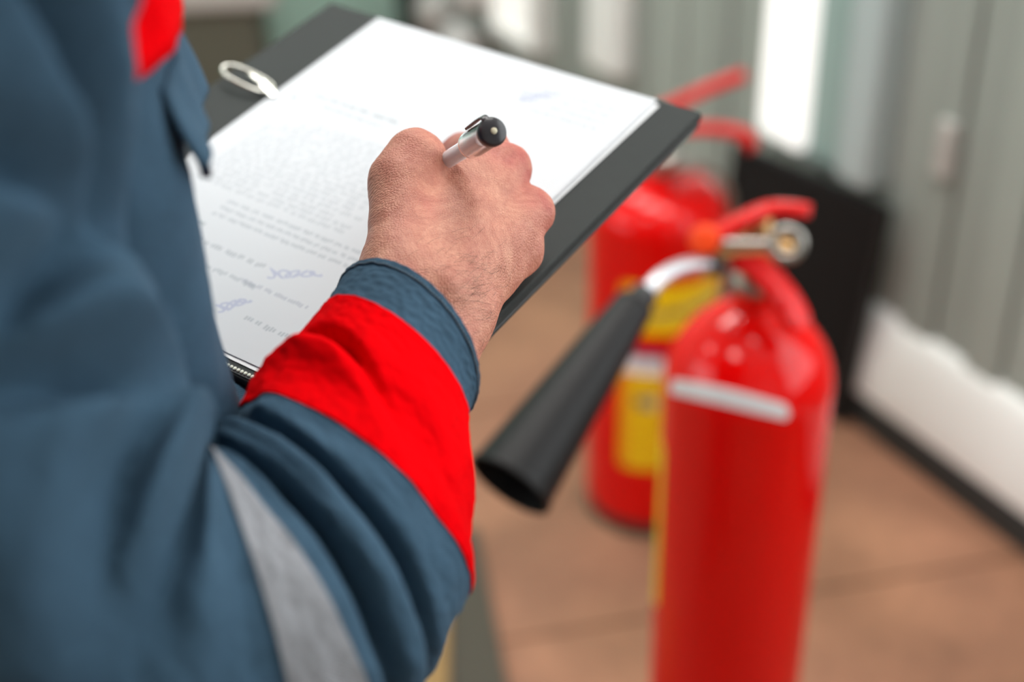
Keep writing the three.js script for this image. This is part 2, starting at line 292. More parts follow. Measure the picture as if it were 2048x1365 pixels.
// metal strip and tan board lying on the floor at the lower left
struct('trim_4', (() => { const a = [-0.059, -1.78], b = [0.0, -1.33], L = Math.hypot(b[0] - a[0], b[1] - a[1]), g = new RoundedBoxGeometry(0.085, 0.012, L, 2, 0.004); const ang = Math.atan2(b[0] - a[0], b[1] - a[1]); return g.translate(-0.0425, 0, 0).rotateY(ang).translate((a[0] + b[0]) / 2, 0.007, (a[1] + b[1]) / 2); })(), M.greyTrim);
{ const t = thing('tan_board', 'tan wooden board lying on the floor left of the grey strip', 'board', null, [-0.19, 0, -1.45]); part('plank', new RoundedBoxGeometry(0.19, 0.02, 0.6, 2, 0.004).translate(0, 0.0115, 0).rotateY(0.02), M.tan, t); }

// ---------------------------------------------------------------- clipboard folder, sheets
const PO = V([-0.08414, 1.1101, -0.91366]), PX = V([0.82147, -0.07252, 0.56562]), PY = V([-0.0482, 0.97950, 0.1956]), PZ = V([-0.56821, -0.18794, 0.80114]);   // page corner, along the lines, up, down the page
const pageM = new THREE.Matrix4().makeBasis(PX, PY, PZ).setPosition(PO);
const onPage = (u, v, h = 0) => PO.clone().addScaledVector(PX, u).addScaledVector(PY, h).addScaledVector(PZ, v).toArray();
{
  const t = thing('clipboard', 'black padded clipboard folder held under the writing hand', 'clipboard');
  t.matrixAutoUpdate = true; t.position.copy(PO); t.quaternion.setFromRotationMatrix(pageM);
  const slab = (u0, u1, v0, v1, h0, h1, r) => new RoundedBoxGeometry(u1 - u0, h1 - h0, v1 - v0, 3, r).translate((u0 + u1) / 2, (h0 + h1) / 2, (v0 + v1) / 2);
  part('board', slab(-0.044, 0.238, -0.004, 0.3065, -0.0075, -0.0012, 0.002), M.board, t);
  part('back_cover', slab(-0.043, 0.237, -0.003, 0.3055, -0.0115, -0.0077, 0.0015), M.boardEdge, t);
  const teeth = []; for (let u = 0.02; u < 0.23; u += 0.0023) teeth.push(new THREE.SphereGeometry(0.00092, 10, 8).scale(1, 0.8, 1.25).translate(u, -0.0006, 0.3033));
  const z = part('zipper_teeth', mergeGeometries(teeth), M.teeth, t, 'row of pale zipper teeth'); z.userData.kind = 'stuff';
  part('zipper_tape', slab(0.012, 0.234, 0.3012, 0.3054, -0.0016, -0.0010, 0.0003), M.boardEdge, t);
  // wire clip at the left edge of the sheets
  const loop = []; for (let k = 0; k < 20; k++) { const a = k / 20 * 2 * Math.PI, e = Math.pow(Math.abs(Math.cos(a)), 0.7) * Math.sign(Math.cos(a)); loop.push(new THREE.Vector3(-0.020 + 0.0195 * e, 0.0015 + 0.003 * (1 - e), 0.1045 + 0.0066 * Math.sin(a))); }
  part('clip_wire', new THREE.TubeGeometry(new THREE.CatmullRomCurve3(loop, true), 80, 0.0013, 10, true), M.chrome, t);
  part('clip_tongue', bar([[-0.024, 0.0045, 0.0985], [-0.012, 0.0042, 0.1025], [0.001, 0.002, 0.107], [0.004, 0.0012, 0.108]], 0.0048, 0.0012, [0.3, 0, -1]), M.chrome, t);
}
function printed() {
  const w = 1024, h = 1448, c = document.createElement('canvas'); c.width = w; c.height = h; const g = c.getContext('2d'), X = (u) => u / 0.21 * w, Y = (v) => v / 0.297 * h;
  g.fillStyle = '#dde0e5'; g.fillRect(0, 0, w, h); let s = 5; const r = () => { s = (s * 1664525 + 1013904223) >>> 0; return s / 4294967296; };
  const row = (u0, u1, v, size, col, a) => { g.fillStyle = col; g.globalAlpha = a; let u = u0; while (u < u1) { const L = (0.002 + r() * 0.007), e = Math.min(u1, u + L); for (let q = u; q < e; q += size * 0.55) g.fillRect(X(q), Y(v - size * (0.5 + 0.3 * r())), X(size * 0.36), Y(size * (0.75 + 0.3 * r()))); u = e + size * 0.8; } g.globalAlpha = 1; };
  const ink = '#56646f';
  for (let k = 0; k < 3; k++) row(0.030 + 0.012 * k, 0.112 - 0.012 * k, 0.026 + k * 0.008, 0.0028, ink, 0.34);
  row(0.045, 0.10, 0.055, 0.0024, ink, 0.25); row(0.024, 0.088, 0.0945, 0.0036, ink, 0.4); row(0.036, 0.082, 0.102, 0.003, ink, 0.32); row(0.012, 0.018, 0.1030, 0.0034, ink, 0.4);
  for (let k = 0; k < 4; k++) row(0.118 + 0.01 * k, 0.195, 0.022 + k * 0.0075, 0.0026, ink, 0.26);
  // dense form block with small boxes
  for (let k = 0; k < 17; k++) { const v = 0.120 + k * 0.0046; row(0.018 + 0.01 * Math.max(0, 3 - k), 0.112 + 0.03 * r(), v, 0.0034, ink, 0.17); }
  for (let k = 0; k < 16; k++) { g.fillStyle = '#dde0e5'; g.fillRect(X(0.022 + r() * 0.085), Y(0.128 + r() * 0.065), X(0.006), Y(0.0035)); }
  for (let k = 0; k < 3; k++) row(0.052, 0.20, 0.203 + k * 0.0062, 0.003, ink, 0.24);
  row(0.06, 0.108, 0.2375, 0.0036, '#4f5a68', 0.24); row(0.08, 0.118, 0.2525, 0.0034, '#4f5a68', 0.22); row(0.106, 0.15, 0.2515, 0.003, '#5b6580', 0.24); row(0.128, 0.172, 0.2735, 0.0034, '#4f5a68', 0.22); row(0.03, 0.055, 0.226, 0.003, ink, 0.4);
  g.strokeStyle = '#6a74b4'; g.lineCap = 'round';
  const sign = (u, v, L, a) => { g.save(); g.translate(X(u), Y(v)); g.rotate(a); g.lineWidth = 7; g.globalAlpha = 0.26; g.beginPath(); for (let k = 0; k <= 60; k++) { const t = k / 60, x = X(L * t + 0.0022 * Math.sin(t * 40)), y = Y(0.0035 * Math.sin(t * 33 + 1) * (1 - 0.5 * t)); k ? g.lineTo(x, y) : g.moveTo(x, y); } g.stroke(); g.restore(); g.globalAlpha = 1; };
  sign(0.136, 0.038, 0.022, -0.75); sign(0.111, 0.2745, 0.015, -0.95); sign(0.1155, 0.2400, 0.026, -0.52);
  const t = new THREE.CanvasTexture(c); t.colorSpace = THREE.SRGBColorSpace; return t;
}
{
  const sheet = (h, lift) => { const nu = 24, nv = 32, pos = [], idx = [], uv = [];
    for (let side = 0; side < 2; side++) for (let j = 0; j <= nv; j++) for (let i = 0; i <= nu; i++) { const u = 0.21 * i / nu, v = 0.297 * j / nv, z = h + lift * Math.pow(clamp((u - 0.13) / 0.08), 2) * (0.4 + 0.6 * Math.sin(v * 11)) ; pos.push(u, z + (side ? -0.00014 : 0), v); uv.push(i / nu, 1 - j / nv); }
    const st = nu + 1, M1 = (nu + 1) * (nv + 1);
    for (let j = 0; j < nv; j++) for (let i = 0; i < nu; i++) { const a = j * st + i; idx.push(a, a + st, a + 1, a + 1, a + st, a + st + 1, M1 + a, M1 + a + 1, M1 + a + st, M1 + a + 1, M1 + a + st + 1, M1 + a + st); }
    const rim = []; for (let i = 0; i < nu; i++) rim.push(i); for (let j = 0; j < nv; j++) rim.push(j * st + nu); for (let i = nu; i > 0; i--) rim.push(nv * st + i); for (let j = nv; j > 0; j--) rim.push(j * st);
    rim.forEach((a, k) => { const b = rim[(k + 1) % rim.length]; idx.push(a, b, M1 + a, b, M1 + b, M1 + a); });
    return toCreasedNormals(geoOf(pos, idx, uv), 0.6); };
  const place = (m, turn, du, dv) => { m.position.copy(PO).addScaledVector(PX, du).addScaledVector(PZ, dv); m.quaternion.setFromRotationMatrix(pageM); m.rotateY(turn); scene.add(m); };
  const a = shade(new THREE.Mesh(sheet(0.0, 0.0016), std(lin(0.86, 0.86, 0.865), 0.85, { map: printed() }))); a.name = 'paper_sheet'; a.userData = { label: 'printed white form sheet on top, being signed with the pen', category: 'paper' }; place(a, 0, 0, 0);
  const b = shade(new THREE.Mesh(sheet(-0.0007, 0.0002), M.pageBack)); b.name = 'paper_sheet_001'; b.userData = { label: 'white sheet under the printed form, its right edge showing', category: 'paper' }; place(b, -0.012, 0.003, 0.0005);
}

// ---------------------------------------------------------------- pen
{
  const E = V([-0.0064, 1.1599, -0.592]), T = V([-0.063, 1.0741, -0.7168]), ax = E.clone().sub(T).normalize(), L = E.distanceTo(T);
  const at = (t) => T.clone().addScaledVector(ax, t * L).toArray();
  const pen = thing('pen', 'clear plastic pen with a black end cap gripped in the hand', 'pen', null, T.toArray());
  const P = (n, g, m, l) => part(n, local(g, pen), m, pen, l);
  P('barrel', spun(at(0.1), at(0.97), [[0.0008, 0], [0.0036, 0.06], [0.0042, 0.12], [0.0042, 1], [0.003, 1]]), M.plasticClear);
  P('ink_tube', rod(at(0.05), at(0.9), 0.0019), M.penWhite); P('tip', spun(at(0.0), at(0.1), [[0, 0], [0.0006, 0.02], [0.0022, 0.9], [0.001, 1]]), M.steel);
  P('cap', spun(at(0.80), at(0.985), [[0.0050, 0], [0.0064, 0.02], [0.0066, 0.06], [0.0063, 0.98], [0.0056, 1.0], [0.0052, 0.98], [0.0055, 0.05], [0.0050, 0]]), M.plasticClear, 'clear pen cap');
  P('end_cap', spun(at(0.955), at(1.0), [[0, 0], [0.0050, 0], [0.0066, 0.3], [0.0068, 0.7], [0.0057, 0.97], [0.002, 1.0], [0, 1]]), M.penBlack, 'black end cap');
  P('end_dot', spun(at(0.998), at(1.004), [[0, 0], [0.0016, 0], [0.0014, 1], [0, 1]]), M.penDot, 'pale dot on the end cap');
  const up = V([-0.4894, 0.7976, -0.3527]), off = up.clone().addScaledVector(ax, -up.dot(ax)).normalize();
  const q = (t, r) => V(at(t)).addScaledVector(off, r).toArray();
  P('clip', bar([q(0.992, 0.005), q(0.985, 0.0073), q(0.95, 0.0079), q(0.90, 0.0077), q(0.845, 0.0074)], 0.0036, 0.0013, new THREE.Vector3().crossVectors(ax, off).toArray()), M.penBlack, 'dark pocket clip');
}

// ---------------------------------------------------------------- fire extinguishers
function patch(base, r, h0, h1, a0, a1, mat, t, name, label, slope = 0, thick = 0.0006, corner = 0, bow = 0) {   // a sticker wrapped on the cylinder, angles from +x towards +z
  const n = 48, m = 12, pos = [], uv = [], idx = [];
  for (let s = 0; s < 2; s++) for (let j = 0; j <= m; j++) for (let i = 0; i <= n; i++) {
    const u = i / n, v = j / m, k = corner ? Math.min(1, Math.min(u, 1 - u) * Math.abs(a1 - a0) * (r.call ? r(h0) : r) / corner) : 1, cut = corner ? corner * (1 - Math.sqrt(1 - (1 - k) * (1 - k))) : 0;
    const a = lerp(a0, a1, u), y = lerp(h0 + cut, h1 - cut, v) + slope * (u - 0.5) + bow * (1 - 4 * (u - 0.5) ** 2), R = (r.call ? r(y) : r) + (s ? 0.0001 : thick);
    pos.push(base[0] + R * Math.cos(a), y, base[2] + R * Math.sin(a)); uv.push(u, v);
  }
  const st = n + 1, K = st * (m + 1);
  for (let j = 0; j < m; j++) for (let i = 0; i < n; i++) { const a = j * st + i; idx.push(a, a + st, a + 1, a + 1, a + st, a + st + 1, K + a, K + a + 1, K + a + st, K + a + 1, K + a + st + 1, K + a + st); }
  const rim = []; for (let i = 0; i < n; i++) rim.push(i); for (let j = 0; j < m; j++) rim.push(j * st + n); for (let i = n; i > 0; i--) rim.push(m * st + i); for (let j = m; j > 0; j--) rim.push(j * st);
  rim.forEach((a, k) => { const b = rim[(k + 1) % rim.length]; idx.push(a, b, K + a, b, K + b, K + a); });
  let g = geoOf(pos, idx, uv); return part(name, local(toCreasedNormals(g, 0.6), t), mat, t, label);
}
const vessel = (pts, seg = 96) => new THREE.LatheGeometry(pts.map(([r, y]) => new THREE.Vector2(Math.max(r, 1e-5), y)), seg);
{ // the nearer one: carbon dioxide type with a horn
  const B = [0.2316, 0, -1.1831], r = 0.0827;
  const t = thing('fire_extinguisher', 'tall red extinguisher with a black horn and white strip, nearest the camera', 'fire extinguisher', null, B);
  const P = (n, g, m, l) => part(n, local(g, t), m, t, l);
  const prof = [[0, 0.012], [r * 0.8, 0.008], [r * 0.95, 0.010], [r, 0.022], [r, 0.2], [r, 0.4], [r, 0.6], [r, 0.652]];
  const dome = (h) => h < 0.652 ? r : r * Math.sqrt(1 - ((h - 0.652) / 0.086) ** 2);
  for (let k = 1; k <= 14; k++) { const a = k / 14 * 1.30; prof.push([r * Math.cos(a), 0.652 + 0.086 * Math.sin(a)]); }
  prof.push([0.0215, 0.7365], [0.0207, 0.742], [0.0205, 0.756], [0.0185, 0.759], [0, 0.760]);
  part('cylinder', vessel(prof), M.red, t);
  part('foot_ring', vessel([[r * 0.70, 0.0], [r * 1.015, 0.0], [r * 1.03, 0.004], [r * 1.03, 0.026], [r * 1.015, 0.03], [r * 0.99, 0.03]]), M.black, t);
  part('neck_ring', vessel([[0.0, 0.757], [0.0215, 0.757], [0.0225, 0.760], [0.0225, 0.768], [0.0205, 0.771], [0, 0.771]], 48), M.steel, t);
  part('valve_body', mergeGeometries([vessel([[0, 0.770], [0.017, 0.770], [0.017, 0.782], [0.0145, 0.786], [0.0145, 0.812], [0.011, 0.822], [0.009, 0.836], [0, 0.836]], 36), rod([-0.046, 0.800, 0.012], [0.02, 0.803, 0], 0.0125), rod([0, 0.803, 0], [0.030, 0.796, 0.0], 0.0115)].map((g) => { for (const k of Object.keys(g.attributes)) if (!['position', 'normal', 'uv'].includes(k)) g.deleteAttribute(k); return g; })), M.brass, t);
  P('lever', bar([[0.1823, 0.8126, -1.1686], [0.1918, 0.821, -1.1677], [0.211, 0.8361, -1.165], [0.2352, 0.8469, -1.1655], [0.2568, 0.8491, -1.161], [0.2707, 0.8482, -1.1582]], 0.032, 0.012, [0.15, 0.35, 1]), M.redLever);
  P('carry_handle', bar([[0.2031, 0.7997, -1.1668], [0.2205, 0.7943, -1.1636], [0.2377, 0.7825, -1.1509], [0.2524, 0.7669, -1.1359], [0.2644, 0.7463, -1.1237]], 0.029, 0.011, [0.7322, 0.2097, -0.6481]), M.redLever);
  P('safety_pin', rod([0.1931, 0.821, -1.1503], [0.2355, 0.8267, -1.1363], 0.0048), M.steel);
  { const g = new THREE.TorusGeometry(0.0132, 0.0044, 16, 40); const c = V([0.2455, 0.8306, -1.1292]); g.lookAt(new THREE.Vector3(-0.25, 0.35, 1)); P('pin_ring', g.translate(c.x, c.y, c.z), M.steel); }
  P('seal_tag', spun([0.1799, 0.8173, -1.1655], [0.1749, 0.8241, -1.151], [[0, 0], [0.012, 0], [0.0145, 0.2], [0.0145, 0.8], [0.012, 1], [0, 1]]), M.orange, 'bright orange seal');
  P('collar', rod([0.1931, 0.7914, -1.1642], [0.1788, 0.7974, -1.1562], 0.0105), M.black, 'black collar on the outlet');
  P('discharge_pipe', tube([[0.1849, 0.7951, -1.1594], [0.1675, 0.8014, -1.1469], [0.1476, 0.8043, -1.1324], [0.1305, 0.8017, -1.1169], [0.1174, 0.7935, -1.1028]], 0.0078, 40), M.alu, 'bent silver pipe');
  P('horn_fitting', rod([0.1213, 0.7958, -1.1076], [0.1051, 0.7884, -1.0905], 0.0125), M.black);
  { const a = [0.1099, 0.791, -1.0966], b = [-0.005, 0.6999, -0.9513];
    P('horn', spun(a, b, [[0.008, 0], [0.0165, 0.0], [0.0185, 0.02], [0.0195, 0.08], [0.0225, 0.2], [0.030, 0.6], [0.0372, 0.97], [0.0388, 0.975], [0.0390, 0.995], [0.0375, 1.0], [0.0355, 0.995], [0.028, 0.6], [0.018, 0.1], [0.0, 0.09]], 64), M.blackHorn); }
  patch(B, dome, 0.656, 0.672, 2.87, 1.25, M.stickerWhite, t, 'label_strip', 'white strip sticker', 0.003, 0.0008, 0.007, 0.016);
  patch(B, r, 0.375, 0.585, 3.9, 2.93, M.stickerYellow, t, 'label', 'yellow label on the flank', 0, 0.0006, 0.01);
}
{ // the farther one: powder type with gauge and printed yellow labels
  const B = [0.2148, 0, -1.8597], r = 0.0992;
  const t = thing('fire_extinguisher', 'wide red extinguisher with yellow labels, standing behind the black horn', 'fire extinguisher', null, B);
  const P = (n, g, m, l) => part(n, local(g, t), m, t, l);
  const prof = [[0, 0.012], [r * 0.8, 0.01], [r * 0.93, 0.014], [r * 0.985, 0.028], [r, 0.05], [r, 0.2], [r, 0.4], [r, 0.515]];
  for (let k = 1; k <= 14; k++) { const a = k / 14 * 1.32; prof.push([r * Math.cos(a) ** 0.9, 0.515 + 0.064 * Math.sin(a)]); }
  prof.push([0.027, 0.579], [0.026, 0.584], [0.0, 0.585]);
  part('cylinder', vessel(prof), M.red, t);
  part('foot_ring', vessel([[r * 0.70, 0.0], [r * 0.97, 0.0], [r * 0.985, 0.004], [r * 0.985, 0.022], [r * 0.95, 0.03]]), M.black, t);
  part('neck_ring', vessel([[0, 0.583], [0.024, 0.583], [0.026, 0.587], [0.026, 0.602], [0.022, 0.606], [0, 0.606]], 48), M.steel, t);
  part('valve_body', mergeGeometries([vessel([[0, 0.604], [0.016, 0.604], [0.016, 0.63], [0.013, 0.64], [0.013, 0.668], [0, 0.67]], 36), rod([-0.05, 0.622, 0.01], [0.0, 0.625, 0], 0.012)]), M.black, t);
  P('lever', bar([[0.1902, 0.6644, -1.8588], [0.2275, 0.6806, -1.8568], [0.2713, 0.7014, -1.8574], [0.3264, 0.7229, -1.8585]], 0.030, 0.016, [0.15, 0.4, 1]), M.redLever);
  P('carry_handle', bar([[0.1898, 0.6464, -1.8483], [0.2303, 0.6508, -1.8392], [0.291, 0.6537, -1.8293], [0.3244, 0.648, -1.8202], [0.3364, 0.6312, -1.8103]], 0.030, 0.016, [0.1, 0.5, 1]), M.redLever);
  P('hinge', rod([0.2156, 0.6637, -1.8352], [0.2343, 0.6576, -1.8665], 0.010), M.redLever);
  P('pressure_gauge', spun([0.2225, 0.616, -1.8304], [0.214, 0.6366, -1.7961], [[0, 0], [0.014, 0], [0.0158, 0.1], [0.0158, 0.9], [0.013, 1], [0.012, 0.9], [0, 0.9]]), M.chrome);
  P('outlet', rod([0.2226, 0.6104, -1.8155], [0.2421, 0.6158, -1.7954], 0.0105), M.steel, 'silver outlet stub');
  P('hose', tube([[0.2384, 0.6152, -1.7986], [0.2743, 0.6037, -1.8115], [0.3034, 0.5728, -1.8339], [0.319, 0.5178, -1.8596], [0.3188, 0.4374, -1.8586], [0.3077, 0.3566, -1.8226]], 0.0062, 60), M.steel, 'thin silver hose');
  P('hose_ferrule', rod([0.2382, 0.616, -1.7967], [0.2516, 0.611, -1.8042], 0.0095), M.steel);
  const c = document.createElement('canvas'); c.width = 512; c.height = 256; let g = c.getContext('2d');
  g.fillStyle = '#ffd400'; g.fillRect(0, 0, 512, 256); g.fillStyle = '#bfae5e'; g.beginPath(); g.moveTo(0, 150); g.lineTo(512, 96); g.lineTo(512, 136); g.lineTo(0, 190); g.fill(); g.fillStyle = '#6c6a3c'; g.fillRect(40, 150, 110, 12); g.fillRect(180, 132, 120, 12); g.fillStyle = '#f79a06'; g.fillRect(0, 0, 46, 130);
  const up = new THREE.CanvasTexture(c); up.colorSpace = THREE.SRGBColorSpace;
  const c2 = document.createElement('canvas'); c2.width = 256; c2.height = 512; g = c2.getContext('2d');
  g.fillStyle = '#f7c606'; g.fillRect(0, 0, 256, 512); g.fillStyle = '#efeaee'; g.fillRect(0, 0, 256, 92); g.fillStyle = '#5a4f78'; g.fillRect(30, 0, 226, 26); g.fillStyle = '#7d7658'; g.fillRect(96, 188, 50, 46); g.fillStyle = '#b3a98a'; g.fillRect(150, 182, 76, 56); g.fillStyle = '#f5a408'; g.fillRect(0, 92, 60, 420);
  const low = new THREE.CanvasTexture(c2); low.colorSpace = THREE.SRGBColorSpace;
  patch(B, r, 0.368, 0.448, 2.22, 0.55, std(0xffffff, 0.45, { map: up }), t, 'label', 'yellow label with a grey slanted stripe', 0, 0.0006, 0.012);
  patch(B, r, 0.13, 0.338, 2.17, 1.5, std(0xffffff, 0.45, { map: low }), t, 'label', 'yellow label with a white top', 0, 0.0006, 0.012);
}

// ---------------------------------------------------------------- black panel leaning on the wall
{
  const top = 0.425, foot = V([0.574, 0, -2.071]), rt = V([0.6017, top, -2.0543]), lt = V([0.4074, top, -2.3306]), up = rt.clone().sub(foot), along = lt.clone().sub(rt).setY(0), w = along.length();
  const X = along.clone().normalize(), Y = up.clone().addScaledVector(X, -up.dot(X)), h = Y.length(); Y.normalize(); const Z = new THREE.Vector3().crossVectors(X, Y);
  const base = foot.clone().addScaledVector(X, up.dot(X) * 0);
  const t = thing('black_panel', 'black flat panel standing at the grey wall behind the extinguishers', 'panel', null, base.toArray());
  const m = new THREE.Matrix4().makeBasis(X, Y, Z);
  const sk = (x, y) => x + up.dot(X) * (y / h);       // its sides follow the line from foot to corner
  const slab = (x0, x1, y0, y1, z0, z1, r) => { const g = new RoundedBoxGeometry(x1 - x0, y1 - y0, z1 - z0, 2, r).translate((x0 + x1) / 2, (y0 + y1) / 2, (z0 + z1) / 2); const p = g.attributes.position; for (let i = 0; i < p.count; i++) p.setX(i, sk(p.getX(i), p.getY(i))); return g.applyMatrix4(m); };
  part('sheet', slab(0, w, 0.004, h, -0.009, 0.009, 0.003), M.blackBoard, t);
  part('edge_strip', slab(-0.006, 0.0, 0.004, h, -0.011, 0.011, 0.002), M.black, t); part('edge_strip', slab(w, w + 0.006, 0.004, h, -0.011, 0.011, 0.002), M.black, t);
}

// ---------------------------------------------------------------- things in the far left
{
  const t = thing('work_table', 'white topped table with an olive block painted as the shade below, far left behind the clipboard', 'table', null, [-1.0, 0, -3.2]); t.rotation.y = 0.08;
  const bx = (x0, x1, y0, y1, z0, z1, r = 0.005) => new RoundedBoxGeometry(x1 - x0, y1 - y0, z1 - z0, 2, r).translate((x0 + x1) / 2, (y0 + y1) / 2, (z0 + z1) / 2);
  part('tabletop', bx(-0.5, 0.47, 0.40, 0.60, -0.3, 0.0, 0.01), M.paleGrey, t); part('shade_block', bx(-0.47, 0.42, 0.03, 0.398, -0.28, -0.02), M.olive, t); part('foot_rail', bx(-0.45, 0.40, 0, 0.03, -0.26, -0.04), M.darkBase, t);  // olive block paints the dark shaded space under the tabletop
}

for (const [q, y, r, out, l] of [[-1.52, 0.250, 0.058, 0.09, 'pale round knob on the far wall, lowest of the three by the clipboard edge'], [-1.455, 0.405, 0.055, 0.08, 'pale round knob on the far wall beside the white upright'], [-1.71, 0.275, 0.060, 0.07, 'grey round knob on the far wall nearest the dark corner']]) {
  const c = room(q, 0, y), t = thing('round_knob', l, 'knob', 'round knobs on the far wall', [c.x, y, c.z]); t.rotation.y = TURN;
  part('head', vessel([[0, 0], [r * 0.8, 0], [r, out * 0.15], [r, out * 0.4], [r * 0.85, out * 0.75], [r * 0.45, out * 0.96], [0, out]], 40).rotateX(Math.PI / 2).translate(0, 0, 0.03), q < -1.6 ? M.paleGrey : M.knobPale, t);
  part('stem', new THREE.CylinderGeometry(r * 0.4, r * 0.5, 0.032, 24).rotateX(Math.PI / 2).translate(0, 0, 0.0145), M.paleGrey, t);
}
struct('trim_5', roomBox(S0 + 0.002, -1.85, 0, 0.04, 0.061, H, 0.006), M.darkBase);

// ---------------------------------------------------------------- the worker: one body, clothing as its parts
const worker = thing('person', 'person in a navy and red work jacket writing on the clipboard', 'person');
const FD = [0.8, 0, -0.6], RD = [0.6, 0, 0.8], TX = -0.300, TZ = -0.520;
const tor = (r, y, f) => [TX + RD[0] * r + FD[0] * f, y, TZ + RD[2] * r + FD[2] * f];
const wrap = (list, k) => (x, y, z) => { let d = 1; for (const g of list) d = smin(d, g(x, y, z), k); return d; };

// right hand (knuckles, thumb and five fingers closed on the pen)
const W_R = [-0.0466, 1.0876, -0.5762], W_U = [-0.0296, 1.0754, -0.5771], F_R = [-0.0634, 1.0754, -0.5307], F_U = [-0.0487, 1.0605, -0.5312];
const MC = { t0: [-0.0489, 1.0924, -0.5894], t1: [-0.0518, 1.1168, -0.634], t2: [-0.0457, 1.1243, -0.6454], t3: [-0.0404, 1.1053, -0.6829],
  i1: [-0.012, 1.1174, -0.6715], i2: [-0.0256, 1.1002, -0.7101], i3: [-0.0429, 1.0859, -0.7225], i4: [-0.0514, 1.0781, -0.7203],
  m1: [-0.001, 1.1142, -0.6545], m2: [-0.0088, 1.0933, -0.6979], m3: [-0.0279, 1.0811, -0.7], m4: [-0.0397, 1.0765, -0.7008],
  r1: [0.0103, 1.0981, -0.6381], r2: [0.0027, 1.0797, -0.6725], r3: [-0.0143, 1.0765, -0.666], r4: [-0.0248, 1.0749, -0.6697],
  p1: [0.0047, 1.083, -0.6234], p2: [-0.0003, 1.0691, -0.643], p3: [-0.0135, 1.0694, -0.6386], p4: [-0.0219, 1.0694, -0.6432] };
const handBones = [
  capsule(F_R, W_R, 0.027, 0.022), capsule(F_U, W_U, 0.027, 0.021), capsule(W_R, W_U, 0.019, 0.019),
  capsule([-0.0463, 1.0882, -0.58], MC.t0, 0.021, 0.019), capsule(MC.t0, MC.t1, 0.0185, 0.0158),
  capsule([-0.0398, 1.0911, -0.5817], MC.i1, 0.016, 0.0118), capsule([-0.0363, 1.087, -0.577], MC.m1, 0.016, 0.0115), capsule([-0.033, 1.0815, -0.5772], MC.r1, 0.016, 0.0112), capsule([-0.0303, 1.075, -0.5792], MC.p1, 0.017, 0.0104),
  capsule([-0.0385, 1.0889, -0.606], [-0.0298, 1.1, -0.6496], 0.020, 0.016), capsule([-0.0221, 1.0841, -0.6147], [-0.015, 1.0938, -0.6506], 0.018, 0.014), capsule([-0.0417, 1.0989, -0.6351], [-0.0288, 1.1028, -0.6629], 0.016, 0.0095),
];
const fingers = [
  [MC.t1, MC.t2, MC.t3, null, 0.0155, 0.0122, 0.0098], [MC.i1, MC.i2, MC.i3, MC.i4, 0.0112, 0.0098, 0.0085, 0.0075], [MC.m1, MC.m2, MC.m3, MC.m4, 0.0112, 0.0098, 0.0085, 0.0075],
  [MC.r1, MC.r2, MC.r3, MC.r4, 0.0106, 0.0092, 0.0080, 0.0070], [MC.p1, MC.p2, MC.p3, MC.p4, 0.0098, 0.0082, 0.0070, 0.0062],
].map(([a, b, c, d, ra, rb, rc, rd], k) => { const g = [capsule(a, b, ra, rb), capsule(b, c, rb, rc)]; if (d) g.push(capsule(c, d, rc, rd)); return wrap(g, k ? 0.003 : 0.012); });
// extensor tendons and knuckle caps give the back of the hand its relief
const tendons = [[[-0.0319, 1.0994, -0.5657], [-0.0114, 1.1186, -0.6571]], [[-0.0297, 1.0974, -0.5646], [-0.005, 1.114, -0.6405]], [[-0.0265, 1.0921, -0.5649], [0.0059, 1.1012, -0.6271]]].map(([a, b]) => capsule(a, b, 0.0022, 0.0030));
const dorsum = wrap(handBones, 0.010), KN = [MC.i1, MC.m1, MC.r1, MC.p1];
const handField = (x, y, z) => {
  let d = dorsum(x, y, z); if (d > 0.05) return d;
  for (const f of fingers) d = smin(d, f(x, y, z), 0.0055);
  for (const t of tendons) d = smin(d, t(x, y, z), 0.012);
  const w = noise(x * 90, y * 90, z * 90) * 0.0005 + noise(x * 260, y * 260, z * 260) * 0.00016; return d + w;
};
const skinBase = [0.68, 0.322, 0.218], skinRed = [0.54, 0.092, 0.088];
const redSpots = [[KN[1], 0.014, 1.05], [KN[2], 0.013, 1.0], [KN[3], 0.011, 0.6], [KN[0], 0.011, 0.45], [MC.t1, 0.014, 0.45], [MC.t2, 0.016, 0.5], [MC.t3, 0.02, 0.8], [[-0.0411, 1.1118, -0.6079], 0.010, 0.5], [MC.i2, 0.02, 0.8]];
const skinCol = (x, y, z) => { let k = 0.12 + 0.18 * Math.max(0, noise(x * 70 + 5, y * 70, z * 70)); for (const [p, r, a] of redSpots) k = Math.max(k, a * gauss(Math.hypot(x - p[0], y - p[1], z - p[2]), r * 1.35) * (0.85 + 0.5 * noise(x * 150, y * 150, z * 150))); k = clamp(k); return [0, 1, 2].map((i) => lerp(skinBase[i], skinRed[i], k)); };
const HU = V([0.8228, -0.5132, 0.2441]), HV = V([0.4633, 0.3179, -0.8272]), skinUV = (x, y, z) => [x * HU.x + y * HU.y + z * HU.z, x * HV.x + y * HV.y + z * HV.z];
function boundsOf(pts, m) { const lo = [9, 9, 9], hi = [-9, -9, -9]; for (const p of pts) for (let k = 0; k < 3; k++) { lo[k] = Math.min(lo[k], p[k] - m); hi[k] = Math.max(hi[k], p[k] + m); } return [lo, hi]; }
const [hLo, hHi] = boundsOf([...Object.values(MC), W_R, W_U, F_R, F_U], 0.032);
const handGeo = net(handField, hLo, hHi, 0.0021, skinUV, skinCol);

